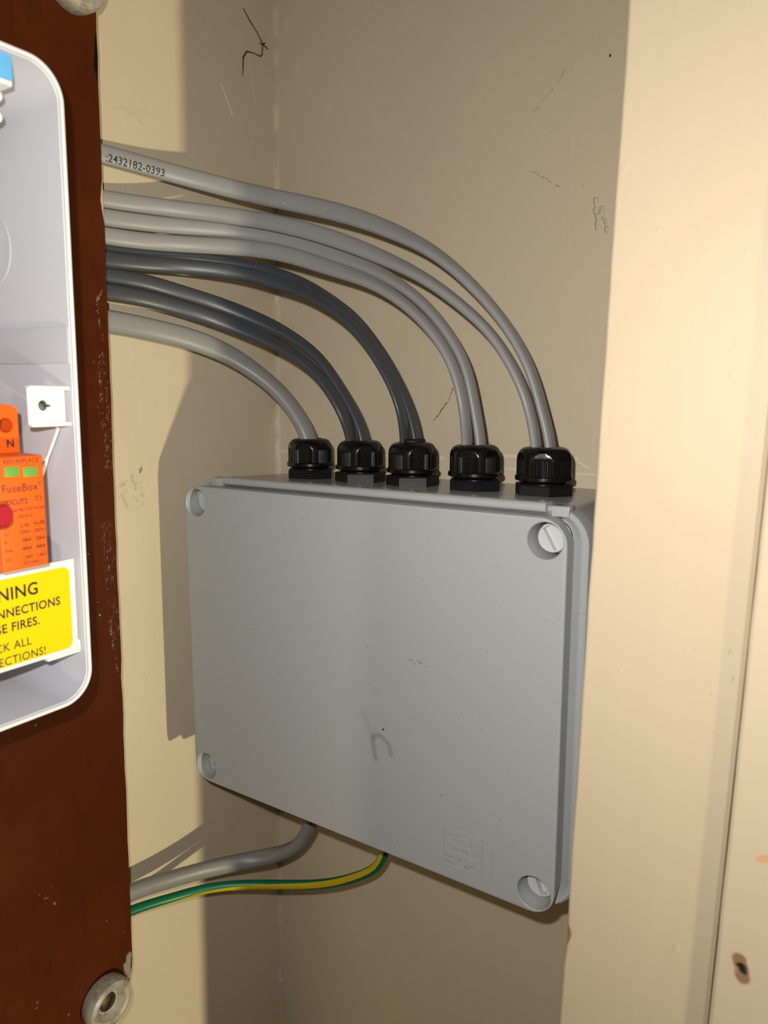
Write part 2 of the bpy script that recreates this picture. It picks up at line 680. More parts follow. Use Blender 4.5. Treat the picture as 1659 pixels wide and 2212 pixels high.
# slotted lid screws
nscr = N('grey_screw_plastic', (0.52, 0.53, 0.53), 0.35, 0.5)
for (hx, hz), ang in zip(HOLES, (30, 24, -8, -20)):
    b = bmesh.new()
    add_lathe(b, [(3.0, 26), (3.0, 15.0), (6.6, 14.6), (6.6, 8.8), (6.2, 8.2), (0.01, 8.2)], 40, 'Y', jl(hx, 0, hz))
    s_o = obj('lid_screw', b, nscr.m, jb, local=True)
    b = bmesh.new()
    add_box(b, -1.7, 1.7, -1, 3.4, -5.4, 5.4)
    b.transform(Matrix.Translation(jl(hx, 8.2, hz)) @ Matrix.Rotation(math.radians(-ang), 4, 'Y'))
    c = obj('cutter', b, nscr.m, None, local=True)
    c.matrix_world = jb.matrix_world
    bpy.context.view_layer.update()
    boolean(s_o, [c])
    b = bmesh.new()
    add_lathe(b, [(7.85, 16.2), (7.85, 15.0), (6.9, 15.0), (6.9, 16.2)], 40, 'Y', jl(hx, 0, hz))
    obj('screw_seat', b, ng.m, s_o, local=True)

# raised maker's panel on the lid
bm = bmesh.new()


def emb_bar(x0, z0, x1, z1, w=0.45, h=0.42):
    a = Vector((x0, 0, z0)); b_ = Vector((x1, 0, z1))
    d = (b_ - a).normalized(); n2 = Vector((d.z, 0, -d.x)) * w / 2
    q = []
    for y in (0.15, -h):
        q.append([jl(*(v + Vector((0, y, 0)))) for v in (a + n2, b_ + n2, b_ - n2, a - n2)])
    add_loft(bm, q)


for s_ in ((60, -65, 80.2, -65), (80.2, -65, 80.2, -84.2), (60, -84.2, 80.2, -84.2), (60, -65, 60, -84.2), (60, -76.8, 80.2, -76.8),
           (80.2, -65, 84, -65), (84, -65, 85.2, -66.4), (85.2, -66.4, 85.2, -84.2), (80.2, -84.2, 84.6, -84.2)):
    emb_bar(*s_)


def emboss(txt, x, z, h, bold=0.0, space=1.0, xs=1.0, e=0.34):
    t = text_bm(txt, h, bold, space, e, xs=xs)
    merge(bm, t, lambda c: Vector(jl(x + c.x, -0.06 - (c.z if False else 0) + c.z * -1.0, z + c.y)))


emboss('GEWISS', 61.2, -69.8, 3.3, 0.12, 1.02, 1.18)
emboss('GW 44 208', 61.0, -75.2, 3.5, 0.04, 1.0, 0.8)
emboss('MADE IN', 61.0, -79.6, 1.7, 0.0, 1.0, 0.9)
emboss('ITALY', 61.0, -82.6, 1.7, 0.0, 1.0, 0.9)
emboss('IP 56', 71.0, -82.6, 3.6, 0.02, 1.0, 0.95)
obj('raised_lettering', bm, nlid.m, lid, local=True, smooth=0)

# ------------------------------------------------------------------ cable glands
nblk = N('black_nylon', (0.004, 0.004, 0.0045), 0.25, 0.42)
nblk.bump(nblk.noise(1500, 2, 0.5), 0.04, 0.4)
nmat = N('black_nylon_matt', (0.006, 0.006, 0.007), 0.5, 0.3)
nmat.bump(nmat.noise(1500, 3, 0.6), 0.08, 0.5)
nrub = N('black_rubber', (0.008, 0.008, 0.008), 0.6, 0.3)


def build_gland(parent):
    # hexagonal base nut
    b = bmesh.new()

    def hexring(ap, z):
        return [(ap / math.cos(math.pi / 6) * math.cos(math.radians(30 + 60 * i)),
                 ap / math.cos(math.pi / 6) * math.sin(math.radians(30 + 60 * i)), z) for i in range(6)]
    add_loft(b, [hexring(12.4, 0), hexring(12.9, 0.4), hexring(12.9, 5.4), hexring(12.5, 5.9)])
    obj('base_nut', b, nmat.m, parent, local=True, smooth=20)
    b = bmesh.new()
    add_lathe(b, [(11.8, 5.0), (11.8, 6.4), (11.2, 6.6), (11.7, 7.1), (11.2, 7.6), (11.7, 8.1), (11.7, 9.5)], 48)
    obj('thread', b, nblk.m, parent, local=True, smooth=20)
    # ribbed cap nut with domed shoulder
    b = bmesh.new()
    n = 6 * 64
    hs = [7.7, 8.2, 9.7, 10.2, 10.3, 11.5, 13, 14.5, 15.5, 16.3, 17.0, 17.6, 18.2, 18.8, 19.6, 20.6, 21.6, 22.6, 23.4, 24.0, 24.3]

    def dome(z):
        if z < 16.5:
            return 13.6
        t = (z - 16.5) / (24.3 - 16.5)
        return 8.4 + (13.6 - 8.4) * math.sqrt(max(0.0, 1 - t ** 2.6)) if t < 1 else 8.4
    rings = []
    for z in hs:
        ring = []
        for i in range(n):
            th = 2 * math.pi * i / n
            if z <= 10.25:
                r = 14.3 if 8.0 < z < 10.0 else 13.9
            else:
                ph = (th + math.radians(15)) % (math.pi / 3) - math.pi / 6
                hx = 12.6 / math.cos(ph)
                dm = dome(z)
                if hx < dm:
                    r = hx
                    if z < 18.6:
                        u = 12.6 * math.tan(ph)
                        r -= 0.32 * (0.5 - 0.5 * math.cos(2 * math.pi * u / 1.05))
                else:
                    r = dm
            ring.append((r * math.cos(th), r * math.sin(th), z))
        rings.append(ring)
    for rr, z in ((7.9, 24.4), (7.4, 23.8), (7.4, 12.0)):
        rings.append([(rr * math.cos(2 * math.pi * i / n), rr * math.sin(2 * math.pi * i / n), z) for i in range(n)])
    add_loft(b, rings)
    obj('cap_nut', b, nblk.m, parent, local=True, smooth=28)
    b = bmesh.new()
    add_lathe(b, [(7.35, 13), (7.35, 23.6), (6.6, 24.1), (0.01, 23.7)], 40)
    obj('seal', b, nrub.m, parent, local=True)


GY = 60.0
GPX = [(670, 985), (778, 992), (891, 999), (1026, 1005), (1175, 1012)]
GL = ['black ribbed cable gland holding one grey cable, leftmost on the grey box',
      'black ribbed cable gland holding two dark cables, second from the left',
      'black ribbed cable gland with a raised seal and two dark cables, middle of the row',
      'black ribbed cable gland holding two light grey cables, second from the right',
      'black ribbed cable gland holding two light grey cables, nearest the cream jamb']
glands, gpos = [], []
for i, ((u, v), lab) in enumerate(zip(GPX, GL)):
    q = on(1, u, v, GY)
    lx = (q.x - 116) * math.cos(ANG) + (q.z - 91.5) * math.sin(ANG)
    top = 94.6 - 3.6 * (GY - 23) / 91
    base = JC + jrot @ Vector((lx, GY, top - 0.2))
    rot = jrot @ Matrix.Rotation(math.radians((-23, 6, 2, 26, 32)[i]), 3, 'Z')
    if i == 0:
        g = thing('cable_gland', lab, 'cable gland', base, rot, 'cable glands on top of the grey box')
        bpy.context.view_layer.update()
        build_gland(g)
    else:
        g = copy_tree(glands[0])
        g['label'] = lab
        g.matrix_world = Matrix.Translation(base * S) @ rot.to_4x4()
    glands.append(g)
    gpos.append((base, base + jrot @ Vector((0, 0, 24.0))))
# the middle gland has its rubber seal pushed out a little
b = bmesh.new()
add_lathe(b, [(7.3, 22), (7.3, 25.4), (6.5, 26.4), (0.01, 26.2)], 40)
obj('seal_lip', b, nrub.m, glands[2], local=True)
# glands under the box
LOWPX = [(680, 1795), (839, 1862)]
low = []
for i, ((u, v), lab) in enumerate(zip(LOWPX, ('black gland under the grey box around the thick grey cable',
                                            'black gland under the grey box around the green and yellow wire'))):
    q = on(1, u, v, GY)
    lx = q.x - 116 + 0.025 * (-50 - 91.5)
    base = JC + jrot @ Vector((lx, GY, -(94.6 - 3.6 * (GY - 23) / 91) + 0.2))
    g = copy_tree(glands[0])
    g['label'] = lab
    g['group'] = 'cable glands under the grey box'
    sc_ = 1.66 if i == 0 else 1.62
    g.matrix_world = Matrix.Translation(base * S) @ (jrot @ Matrix.Rotation(math.pi, 3, 'X')).to_4x4() @ Matrix.Diagonal((.85, .85, sc_, 1))
    low.append(base + jrot @ Vector((0, 0, -24.0 * sc_)))

# ------------------------------------------------------------------ cables


def plan_point(u, v, P0, P1, P2, P3):
    """point of the upright surface over a plan curve that shows at pixel (u, v)"""
    d = RX * ((u - 829.5) / FPX) + RD * ((v - 1106) / FPX) + RF
    prev = None
    n = 400
    for i in range(n + 1):
        t = i / n
        k = 1 - t
        x = k ** 3 * P0[0] + 3 * k * k * t * P1[0] + 3 * k * t * t * P2[0] + t ** 3 * P3[0]
        y = k ** 3 * P0[1] + 3 * k * k * t * P1[1] + 3 * k * t * t * P2[1] + t ** 3 * P3[1]
        c = (x - CAM.x) * d.y - (y - CAM.y) * d.x
        if prev is not None and (c > 0) != (prev[0] > 0):
            f = prev[0] / (prev[0] - c)
            x = prev[1] + (x - prev[1]) * f
            y = prev[2] + (y - prev[2]) * f
            lam = (x - CAM.x) / d.x if abs(d.x) > abs(d.y) else (y - CAM.y) / d.y
            return CAM + d * lam
        prev = (c, x, y)
    return None


def cable_path(pix, P0, P1, P2, P3, end, tail):
    pts = []
    for u, v in pix:
        q = plan_point(u, v, P0, P1, P2, P3)
        if q is not None:
            pts.append(q)
    a = pts[0]
    pre = [Vector((P0[0], a.y - 60, a.z + (a.z - pts[1].z) * 0.6)), Vector((P0[0] + .3, a.y - 25, a.z + (a.z - pts[1].z) * 0.3))]
    pts = pre + pts
    pts += [end, end + tail]
    path = resample(catmull(pts, 10), 2.0)
    return smooth_path(path, 25)


def sweep(bm, path, hw, ht, w0=0.30, w1=0.75, n=24, flat=0.0, endB=Vector((0, 1, 0)), startB=Vector((0, 0, 1)), twist=None, squeeze=0.0):
    """oval section swept along path; broad side startB -> endB. returns frames"""
    frames, rings = [], []
    m = len(path)
    for i, p in enumerate(path):
        a = path[max(0, i - 1)]
        b = path[min(m - 1, i + 1)]
        T = (b - a).normalized()
        w = sstep(w0, w1, i / (m - 1))
        B = (startB * (1 - w) + endB * w)
        B = (B - T * B.dot(T)).normalized()
        Nn = T.cross(B).normalized()
        frames.append((p, T, B, Nn))
        ring = []
        tw = twist(i / (m - 1)) if twist else 0.0
        for k in range(n):
            t = 2 * math.pi * k / n + tw
            e = 2.0 / (2.0 + flat)
            cx, cy = math.cos(t), math.sin(t)
            u = math.copysign(abs(cx) ** e, cx) * hw
            v = math.copysign(abs(cy) ** e, cy) * ht * (1 - squeeze * sstep(0.72, 0.92, i / (m - 1)))
            ring.append(p + B * u + Nn * v)
        rings.append(ring)
    add_loft(bm, rings)
    return frames


def cable_mat(name, col, rough=0.42):
    n = N(name, col, rough, 0.5)
    n.mix(n.ramp(n.noise(30, 4, 0.6), 0.45, 0.75, 0, 0.15), tuple(min(1, c * 1.25) for c in col))
    n.mix(n.ramp(n.noise(260, 2, 0.5), 0.74, 0.78, 0, 0.4), (0.55, 0.54, 0.52))
    n.bump(n.noise(220, 2, 0.5), 0.12, 0.3)
    return n.m


ncl = cable_mat('light_grey_pvc', (0.275, 0.27, 0.265))
ncd = cable_mat('dark_grey_pvc', (0.052, 0.057, 0.066), 0.38)
ncm = cable_mat('mid_grey_pvc', (0.25, 0.245, 0.235))

CAB = [
    dict(g=4, dx=3.5, col=ncl, hw=5.0, ht=2.7, X=-23.5, lab='light grey cable printed with a black number, highest of the bundle',
         px=[(226, 334), (310, 357), (401, 382), (521, 413), (612, 433), (706, 453), (799, 480), (899, 523), (965, 566), (1031, 628), (1081, 686), (1114, 735), (1146, 797), (1166, 864)]),
    dict(g=4, dx=-3.5, dy=-6, col=ncl, hw=4.5, ht=2.65, X=-23.5, lab='light grey flat cable second from the top, running to the gland nearest the jamb',
         px=[(227, 430), (310, 442), (401, 454), (521, 470), (612, 486), (706, 511), (799, 545), (899, 591), (965, 635), (1031, 690), (1075, 739), (1109, 797), (1139, 864)]),
    dict(g=3, dx=3.5, col=ncl, hw=4.5, ht=2.6, X=-23.5, lab='light grey flat cable third from the top, right one in its gland',
         px=[(228, 470), (310, 481), (401, 491), (521, 501), (612, 516), (706, 545), (799, 579), (874, 622), (925, 666), (974, 728), (1009, 797), (1028, 890)]),
    dict(g=3, dx=-3.5, dy=-9, col=ncl, hw=4.5, ht=2.6, X=-23.5, lab='light grey flat cable fourth from the top, left one in its gland',
         px=[(232, 510), (310, 521), (401, 528), (521, 535), (612, 548), (706, 577), (799, 609), (862, 647), (912, 691), (960, 752), (989, 817), (1005, 897)]),
    dict(g=2, dx=3.1, dy=2, col=ncd, hw=4.2, ht=2.3, X=-27.5, lab='dark grey cable into the middle gland, right one of the pair',
         px=[(233, 543), (310, 550), (401, 558), (521, 574), (612, 598), (660, 617), (700, 640), (763, 684), (821, 757), (860, 824), (888, 890)]),
    dict(g=2, dx=-3.1, dy=-9, col=ncd, hw=4.2, ht=2.3, X=-22, lab='dark grey cable into the middle gland, left one of the pair',
         px=[(233, 561), (310, 570), (401, 576), (521, 590), (612, 614), (660, 632), (700, 655), (756, 697), (809, 765), (846, 830), (869, 893)]),
    dict(g=1, dx=3.5, dy=1, col=ncd, hw=4.5, ht=2.7, X=-26.5, lab='dark grey cable into the second gland, upper one of the pair',
         px=[(232, 595), (305, 607), (373, 627), (481, 661), (590, 705), (660, 748), (700, 786), (742, 850), (765, 886)]),
    dict(g=1, dx=-3.5, dy=-9, col=ncd, hw=4.6, ht=2.7, X=-22, lab='dark grey cable into the second gland, lower one of the pair',
         px=[(232, 631), (318, 646), (427, 677), (508, 705), (590, 740), (660, 784), (700, 825), (730, 873), (746, 903)]),
    dict(g=0, dx=0.0, col=ncm, hw=6.2, ht=4.1, X=-23, lab='single thick grey cable curving into the leftmost gland',
         px=[(236, 694), (318, 710), (413, 733), (495, 766), (568, 815), (617, 861), (645, 902)]),
]
for ci, c in enumerate(CAB):
    xg = gpos[c['g']][1].x + c['dx']
    yg = gpos[c['g']][1].y + c.get('dy', 0) * 0.3
    dy = c.get('dy', 0)
    P0, P1, P2, P3 = (c['X'], -70), (c['X'], 8 + dy * .5), (max(0, xg * 0.16), yg - 3 + dy), (xg + 6, yg + dy * 0.7)
    end = gpos[c['g']][1] + Vector((c['dx'], c.get('dy', 0) * 0.3, 1.0))
    path = cable_path(c['px'], P0, P1, P2, P3, end, jrot @ Vector((0, 0, -9)))
    bm = bmesh.new()
    fr = sweep(bm, path, c['hw'], c['ht'], 0.38, 0.82, 24, 0.35, squeeze=0.0 if c['g'] == 0 else 0.20)
    o = obj('power_cable', bm, c['col'], smooth=50)
    tag(o, c['lab'], 'cable', 'cables above the grey box')
    if ci == 0:
        # printed number on the sheath
        i0 = min(range(len(fr)), key=lambda i: (fr[i][0] - on(0, 222, 338, -20)).length)
        Ls = [0.0]
        for a_, b_ in zip(fr[i0:-1], fr[i0 + 1:]):
            Ls.append(Ls[-1] + (b_[0] - a_[0]).length)
        tb = text_bm(':2432182-0393', 3.9, 0.06, 1.04, 0.0, xs=0.93, res=2)
        bmesh.ops.subdivide_edges(tb, edges=[e for e in tb.edges if e.calc_length() > 1.0], cuts=2)
        sgn = 1 if fr[i0][3].x > 0 else -1

        def wrap(co):
            s = max(0.0, co.x)
            k = 0
            while k < len(Ls) - 2 and Ls[k + 1] < s:
                k += 1
            f = (s - Ls[k]) / max(1e-6, Ls[k + 1] - Ls[k])
            fa, fb = fr[i0 + k], fr[i0 + k + 1]
            p = fa[0].lerp(fb[0], f)
            B = fa[2].lerp(fb[2], f).normalized()
            Nn = fa[3].lerp(fb[3], f).normalized()
            v = co.y - 3.6
            e = 2.0 / 2.35
            cc = min(0.98, abs(v) / c['hw']) ** (1 / e)
            h = c['ht'] * math.sqrt(1 - cc * cc) ** e
            return p + B * v + Nn * sgn * (h + 0.07)
        b2 = bmesh.new()
        merge(b2, tb, wrap)
        nink = N('black_ink', (0.015, 0.015, 0.017), 0.6)
        obj('printed_number', b2, nink.m, o, smooth=0, label='black dot-matrix number')

# thick grey cable and earth wire below the box
gpx = [(285, 1926), (367, 1900), (446, 1878), (524, 1861), (583, 1850), (622, 1838), (652, 1820)]
e_ = low[0]
path = cable_path(gpx, (-23, -70), (-22, -5), (6, 55), (e_.x + 10, GY), e_ + Vector((0, 0, 1)), Vector((0, 0, 10)))
bm = bmesh.new()
nlow = cable_mat('worn_grey_pvc', (0.21, 0.20, 0.185))
sweep(bm, path, 5.4, 4.3, 0.4, 0.9, 28, 0.3)
tag(obj('power_cable', bm, nlow, smooth=50), 'thick grey cable leaving the underside of the grey box', 'cable')

epx = [(285, 1966), (367, 1941), (446, 1919), (524, 1911), (602, 1911), (681, 1911), (740, 1903), (787, 1888), (818, 1872)]
e_ = low[1]
path = cable_path(epx, (-23, -70), (-22, -5), (10, 55), (e_.x + 10, GY), e_ + Vector((0, 0, 1)), Vector((0, 0, 10)))
bm = bmesh.new()
ngr = N('green_pvc', (0.0, 0.135, 0.055), 0.38)
ngr.bump(ngr.noise(200, 2), 0.1, 0.3)
nye = N('yellow_pvc', (0.52, 0.37, 0.004), 0.38)
nye.bump(nye.noise(200, 2), 0.1, 0.3)
# the section turns with the winding yellow stripe, so stripe edges follow mesh edges
m_ = len(path)
rings = []
for i, p_ in enumerate(path):
    T_ = (path[min(m_ - 1, i + 1)] - path[max(0, i - 1)]).normalized()
    view = Vector((0.63, -0.70, 0.33))
    view = (view - T_ * view.dot(T_)).normalized()
    side = T_.cross(view).normalized()
    t_ = i / (m_ - 1)
    ctr = math.radians(112 - 190 * max(0.0, (t_ - 0.16) / 0.84))
    rings.append([p_ + (view * math.cos(ctr + 2 * math.pi * (k - 2.5) / 24) + side * math.sin(ctr + 2 * math.pi * (k - 2.5) / 24)) * 3.0
                  for k in range(24)])
add_loft(bm, rings)
bm.faces.ensure_lookup_table()
for i in range(m_ - 1):
    for k in range(5):
        bm.faces[i * 24 + k].material_index = 1
tag(obj('earth_wire', bm, [ngr.m, nye.m], smooth=50), 'green and yellow striped earth wire leaving the underside of the grey box', 'wire')

# ------------------------------------------------------------------ brown mounting board
BX = -5.0


BO = Vector((XW, -200, 100))         # base of the board


def xpx(x, y, X=BX):
    return tuple(on(0, x, y, X) - BO)


nbr = N('brown_gloss_paint', (0.060, 0.0125, 0.003), 0.40, 0.09)
nbr.mix(nbr.ramp(nbr.noise(12, 4, 0.6), 0.4, 0.7, 0, 0.6), (0.095, 0.021, 0.005))
nbr.mix(nbr.ramp(nbr.noise(110, 3, 0.6, (1, 1, .3)), 0.5, 0.75, 0, 0.4), (0.042, 0.009, 0.003))
nbr.mix(nbr.ramp(nbr.noise(230, 2, 0.5), 0.755, 0.78, 0, 0.6), (0.34, 0.29, 0.23))
scuff = nbr.math('MULTIPLY', nbr.segs([(xpx(216, 770), xpx(222, 850)), (xpx(222, 850), xpx(228, 900)), (xpx(229, 900), xpx(237, 1010)),
                                       (xpx(226, 1140), xpx(232, 1180)), (xpx(232, 1180), xpx(240, 1260)), (xpx(246, 1300), xpx(252, 1370))], 1.0, 5.0, 4.0, 150),
                 nbr.ramp(nbr.noise(520, 6, 0.8, (1, 1, .6)), 0.53, 0.64, 0, 0.62))
nbr.mix(scuff, (0.27, 0.21, 0.165))
nbr.mix(nbr.math('MULTIPLY', nbr.segs([(xpx(211, 640), xpx(213, 690)), (xpx(222, 628), xpx(213, 645)), (xpx(213, 690), xpx(222, 730)),
                                      (xpx(236, 1330), xpx(255, 1450)), (xpx(76, 1928), xpx(120, 1950))], 0.2, 1.1, 3.0, 200),
                 nbr.ramp(nbr.noise(420, 4, 0.75), 0.48, 0.62, 0, 0.6)), (0.30, 0.24, 0.19))
nbr.mix(nbr.segs([(xpx(211, 80), xpx(209, 150)), (xpx(213, 150), xpx(216, 178))], 1.2, 2.2, 2.0, 150), (0.006, 0.005, 0.005))
nbr.mix(nbr.segs([(xpx(280, 2062), xpx(279, 2110)), (xpx(272, 2085), xpx(276, 2100))], 0.8, 2.6, 4.0, 150), (0.26, 0.23, 0.19))
nbr.bump(nbr.noise(40, 3, 0.5), 0.9, 0.35)
nbr.bump(nbr.noise(330, 3, 0.6), 0.15, 0.4)
nbk = N('cream_board_edge', (0.50, 0.42, 0.25), 0.5)
nbk.mix(nbk.ramp(nbk.noise(60, 3), 0.4, 0.7, 0, 0.4), (0.36, 0.29, 0.16))

board = thing('mounting_board', 'dark red-brown painted mounting board at the left with worn right edge', 'board', BO)


def board_outline(y_edge, zb, r, notch):
    pts = []
    rng = random.Random(11)
    zc0 = zb + r
    # far vertical edge, from bottom to top
    n = 60
    for k in range(9):
        a = math.radians(-90 + 90 * k / 8)
        pts.append((y_edge - r + r * math.cos(a) - 1.0, zc0 + r * math.sin(a)))
    for i in range(1, n):
        z = zc0 + (560 - zc0) * i / n
        w = rng.uniform(-0.35, 0.35)
        if notch:
            zn = on(0, 222, 430, BX).z
            w -= 1.9 * math.exp(-((z - zn) / 7.5) ** 2)
        t = (z + 80) / 470.0
        pts.append((y_edge - 1.0 + 2.0 * t + w, z))
    pts += [(y_edge + 1, 560), (-520, 560), (-520, zb)]
    return pts


bpy.context.view_layer.update()
ol = board_outline(-45.0, -141, 40, True)
bm = bmesh.new()
add_loft(bm, [[(BX - 6, y, z) for y, z in ol], [(BX - 0.7, y, z) for y, z in ol], [(BX, y - 0.5, z) for y, z in ol]])
obj('panel', bm, nbr.m, board, smooth=30)
ol = board_outline(-41.3, -143.5, 42, False)
bm = bmesh.new()
add_loft(bm, [[(BX - 10, y, z) for y, z in ol], [(BX - 6, y, z) for y, z in ol]])
obj('backing', bm, nbk.m, board, smooth=30, label='cream painted edge behind the brown board')
# battens that hold the board off the wall
for zc in (-90, 500):
    bm = bmesh.new()
    add_box(bm, XW, BX - 10, -500, -110, zc - 20, zc + 20, 1)
    obj('batten', bm, nbk.m, board)
nring = N('old_white_porcelain', (0.42, 0.37, 0.29), 0.35, 0.5)
nring.mix(nring.ramp(nring.noise(90, 4, 0.7), 0.45, 0.62, 0, 0.75), (0.20, 0.16, 0.12))
nring.mix(nring.ramp(nring.noise(35, 3, 0.6), 0.5, 0.65, 0, 0.5), (0.30, 0.30, 0.33))
nst = N('rusty_screw', (0.07, 0.045, 0.03), 0.5, 0.5, 0.7)
for (y, z, rr) in ((-68.0, -112, 14.2), (-58.5, 422.5, 14.2)):
    bm = bmesh.new()
    add_lathe(bm, [(rr - 1, 0), (rr, 1.5), (rr, 7.2), (rr - 1.0, 9.4), (rr - 3.2, 10.2), (rr - 5.0, 9.6), (rr - 6.2, 7.2), (rr - 7.6, 5.0), (0.01, 5.0)],
              48, 'X', (BX, y, z))
    rg = obj('screw_cup', bm, nring.m, board, label='old off-white ring under a screw')
    bm = bmesh.new()
    add_lathe(bm, [(5.2, 4.6), (5.2, 5.6), (3.6, 6.6), (0.01, 6.8)], 32, 'X', (BX, y, z))
    so = obj('screw', bm, nst.m, rg)
    b = bmesh.new()
    add_box(b, 5.9, 9, -0.6, 0.6, -6, 6)
    b.transform(Matrix.Translation((BX, y, z)) @ Matrix.Rotation(math.radians(-35), 4, 'X'))
    c = obj('cutter', b, nst.m)
    bpy.context.view_layer.update()
    boolean(so, [c])

# ------------------------------------------------------------------ consumer unit
nwh = N('white_powder_coat', (0.49, 0.495, 0.545), 0.36, 0.45)
nwh.mix(nwh.ramp(nwh.noise(260, 2, 0.5), 0.74, 0.78, 0, 0.3), (0.40, 0.40, 0.42))
nwh.bump(nwh.noise(500, 2, 0.5), 0.06, 0.3)
nwb = N('white_plastic_and_lit_rim', (0.78, 0.78, 0.78), 0.35, 0.5)
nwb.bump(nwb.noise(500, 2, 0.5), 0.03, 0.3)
CXB, CXR = BX, 72.0                 # back and rim of the enclosure
CY1, CY0 = -116.0, -420.0           # far and near side
CZ0, CZ1 = 109.3, 350.3
cu = thing('consumer_unit', 'open white metal fuse box on the brown board', 'fuse box', (CXB, -268, CZ0))
bpy.context.view_layer.update()
yc, zc = (CY0 + CY1) / 2, (CZ0 + CZ1) / 2
wy, wz = CY1 - CY0, CZ1 - CZ0


def ring_x(X, ins, r):
    return [(X, y, z) for y, z in rrect(wy - 2 * ins, wz - 2 * ins, r, 12, yc, zc)]


bm = bmesh.new()
add_loft(bm, [ring_x(CXB, 0, 13), ring_x(CXR - 0.8, 0, 13), ring_x(CXR, 0.5, 12.5), ring_x(CXR, 1.4, 11.6), ring_x(CXR - 0.8, 1.9, 11.1),
              ring_x(CXB + 2, 1.9, 11.1)])
enc = obj('enclosure', bm, nwh.m, cu, smooth=40)
# lip along the open edge; lamplight on it painted as a paler white
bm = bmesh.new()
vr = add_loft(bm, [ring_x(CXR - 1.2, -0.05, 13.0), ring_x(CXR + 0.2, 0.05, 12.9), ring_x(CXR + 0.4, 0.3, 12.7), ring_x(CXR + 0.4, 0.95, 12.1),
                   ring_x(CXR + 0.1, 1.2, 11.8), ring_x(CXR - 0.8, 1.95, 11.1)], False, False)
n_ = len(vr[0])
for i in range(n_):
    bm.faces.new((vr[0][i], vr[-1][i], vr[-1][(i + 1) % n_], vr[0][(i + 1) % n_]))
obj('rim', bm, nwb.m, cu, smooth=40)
# the folded band across the side wall
zf = on(1, 80, 786, CY1 - 2).z
zf2 = on(1, 80, 708, CY1 - 2).z
bm = bmesh.new()
add_box(bm, CXB + 3, CXR - 1.0, CY1 - 2.7, CY1 - 1.8, zf, zf2, 0.3)
obj('side_fold', bm, nwh.m, cu)
# knockout circle pressed in the side
kc = Vector((21.0, CY1 - 1.9, 290.5))
bm = bmesh.new()
prof = [(13.4, 0.1), (13.4, -0.35), (13.9, -0.55), (14.4, -0.35), (14.4, 0.1)]
add_lathe(bm, prof, 64, 'Y', kc, cap=False)
obj('knockout', bm, nwh.m, cu, label='round pressed knockout in the side')
# din rail
bm = bmesh.new()
add_box(bm, CXB + 2, CXB + 10, CY0 + 10, CY1 - 8, 172, 207, 0.5)
obj('din_rail', bm, nwh.m, cu)
# lid bracket with key hole
BKX = 69.0
q0 = on(0, 61, 880, BKX)
q1 = on(0, 147, 880, BKX)
zt = on(0, 100, 838, BKX).z
zb_ = on(0, 100, 917, BKX).z
bm = bmesh.new()
add_box(bm, BKX - 1.2, BKX, q0.y, CY1 - 3.6, zb_, zt, 0.45)
br = obj('lid_bracket', bm, nwb.m, cu)
kq = on(0, 93, 876, BKX)
cuts = []
b = bmesh.new()
add_lathe(b, [(2.0, -4), (2.0, 4)], 28, 'X', (BKX, kq.y, kq.z))
cuts.append(obj('cutter', b, nwb.m))
b = bmesh.new()
add_box(b, BKX - 4, BKX + 4, kq.y, kq.y + 3.4, kq.z - 0.6, kq.z + 0.4)
cuts.append(obj('cutter', b, nwb.m))
bpy.context.view_layer.update()
boolean(br, cuts)
for zz in (zt, zb_):
    bm = bmesh.new()
    add_box(bm, BKX - 3.2, BKX + 1.0, q0.y + 0.6, CY1 - 1.8, zz - 0.9, zz + 0.9, 0.7, 3)
    obj('bracket_flange', bm, nwb.m, br)
nzn = N('zinc_screw', (0.45, 0.45, 0.47), 0.3, 0.5, 1.0)
bm = bmesh.new()
add_lathe(bm, [(1.5, -8), (1.5, -2.0), (1.1, -1.6), (0.01, -1.5)], 24, 'X', (BKX, kq.y + 0.3, kq.z - 0.5))
obj('bracket_screw', bm, nzn.m, br)
ndk = N('dark_inside', (0.02, 0.02, 0.02), 0.7)
bm = bmesh.new()
add_lathe(bm, [(1.9, -6), (1.9, -2.0), (0.01, -2.0)], 24, 'X', (BKX, kq.y + 0.6, kq.z))
obj('bracket_clip', bm, ndk.m, br)

# white wire dropping from the bracket behind the orange module
p0 = on(1, 125, 925, CY1 - 5)
p1 = on(1, 108, 972, CY1 - 5)
p2 = on(1, 90, 1025, CY1 - 6)
p3 = p2 + (p2 - p1) * 0.6
bm = bmesh.new()
sweep(bm, resample(catmull([p0, p1, p2, p3], 8), 1.5), 0.95, 0.7, n=10)
tag(obj('tie_strap', bm, nwb.m), 'thin white strap hanging from the white bracket behind the orange module', 'strap')

# --- surge protection module
nor = N('orange_plastic', (0.78, 0.112, 0.009), 0.4, 0.3)
nor.bump(nor.noise(600, 2), 0.03, 0.3)
SX = 82.0
sy1 = on(0, 100, 1100, SX).y          # far side
sy0 = sy1 - 17.6
sz1, sz0 = on(0, 80, 983, SX).z, on(0, 100, 1220, SX).z
spd = thing('surge_protector', 'orange surge protection module with two green windows', 'surge protector', (CXB + 10, (sy0 + sy1) / 2, sz0 + 20))
bpy.context.view_layer.update()
bm = bmesh.new()
add_box(bm, CXB + 12, SX, sy0, sy1, sz0, sz1, 0.9, 3)
cart = obj('cartridge', bm, nor.m, spd)
SX2 = 67.0
sz2 = on(0, 20, 874, SX2).z
bm = bmesh.new()
prf = [(CXB + 10, sz1 - 1), (SX2, sz1 - 1), (SX2, sz2), (CXB + 10, sz2)]
yA, yB = sy0, sy1
rings = []
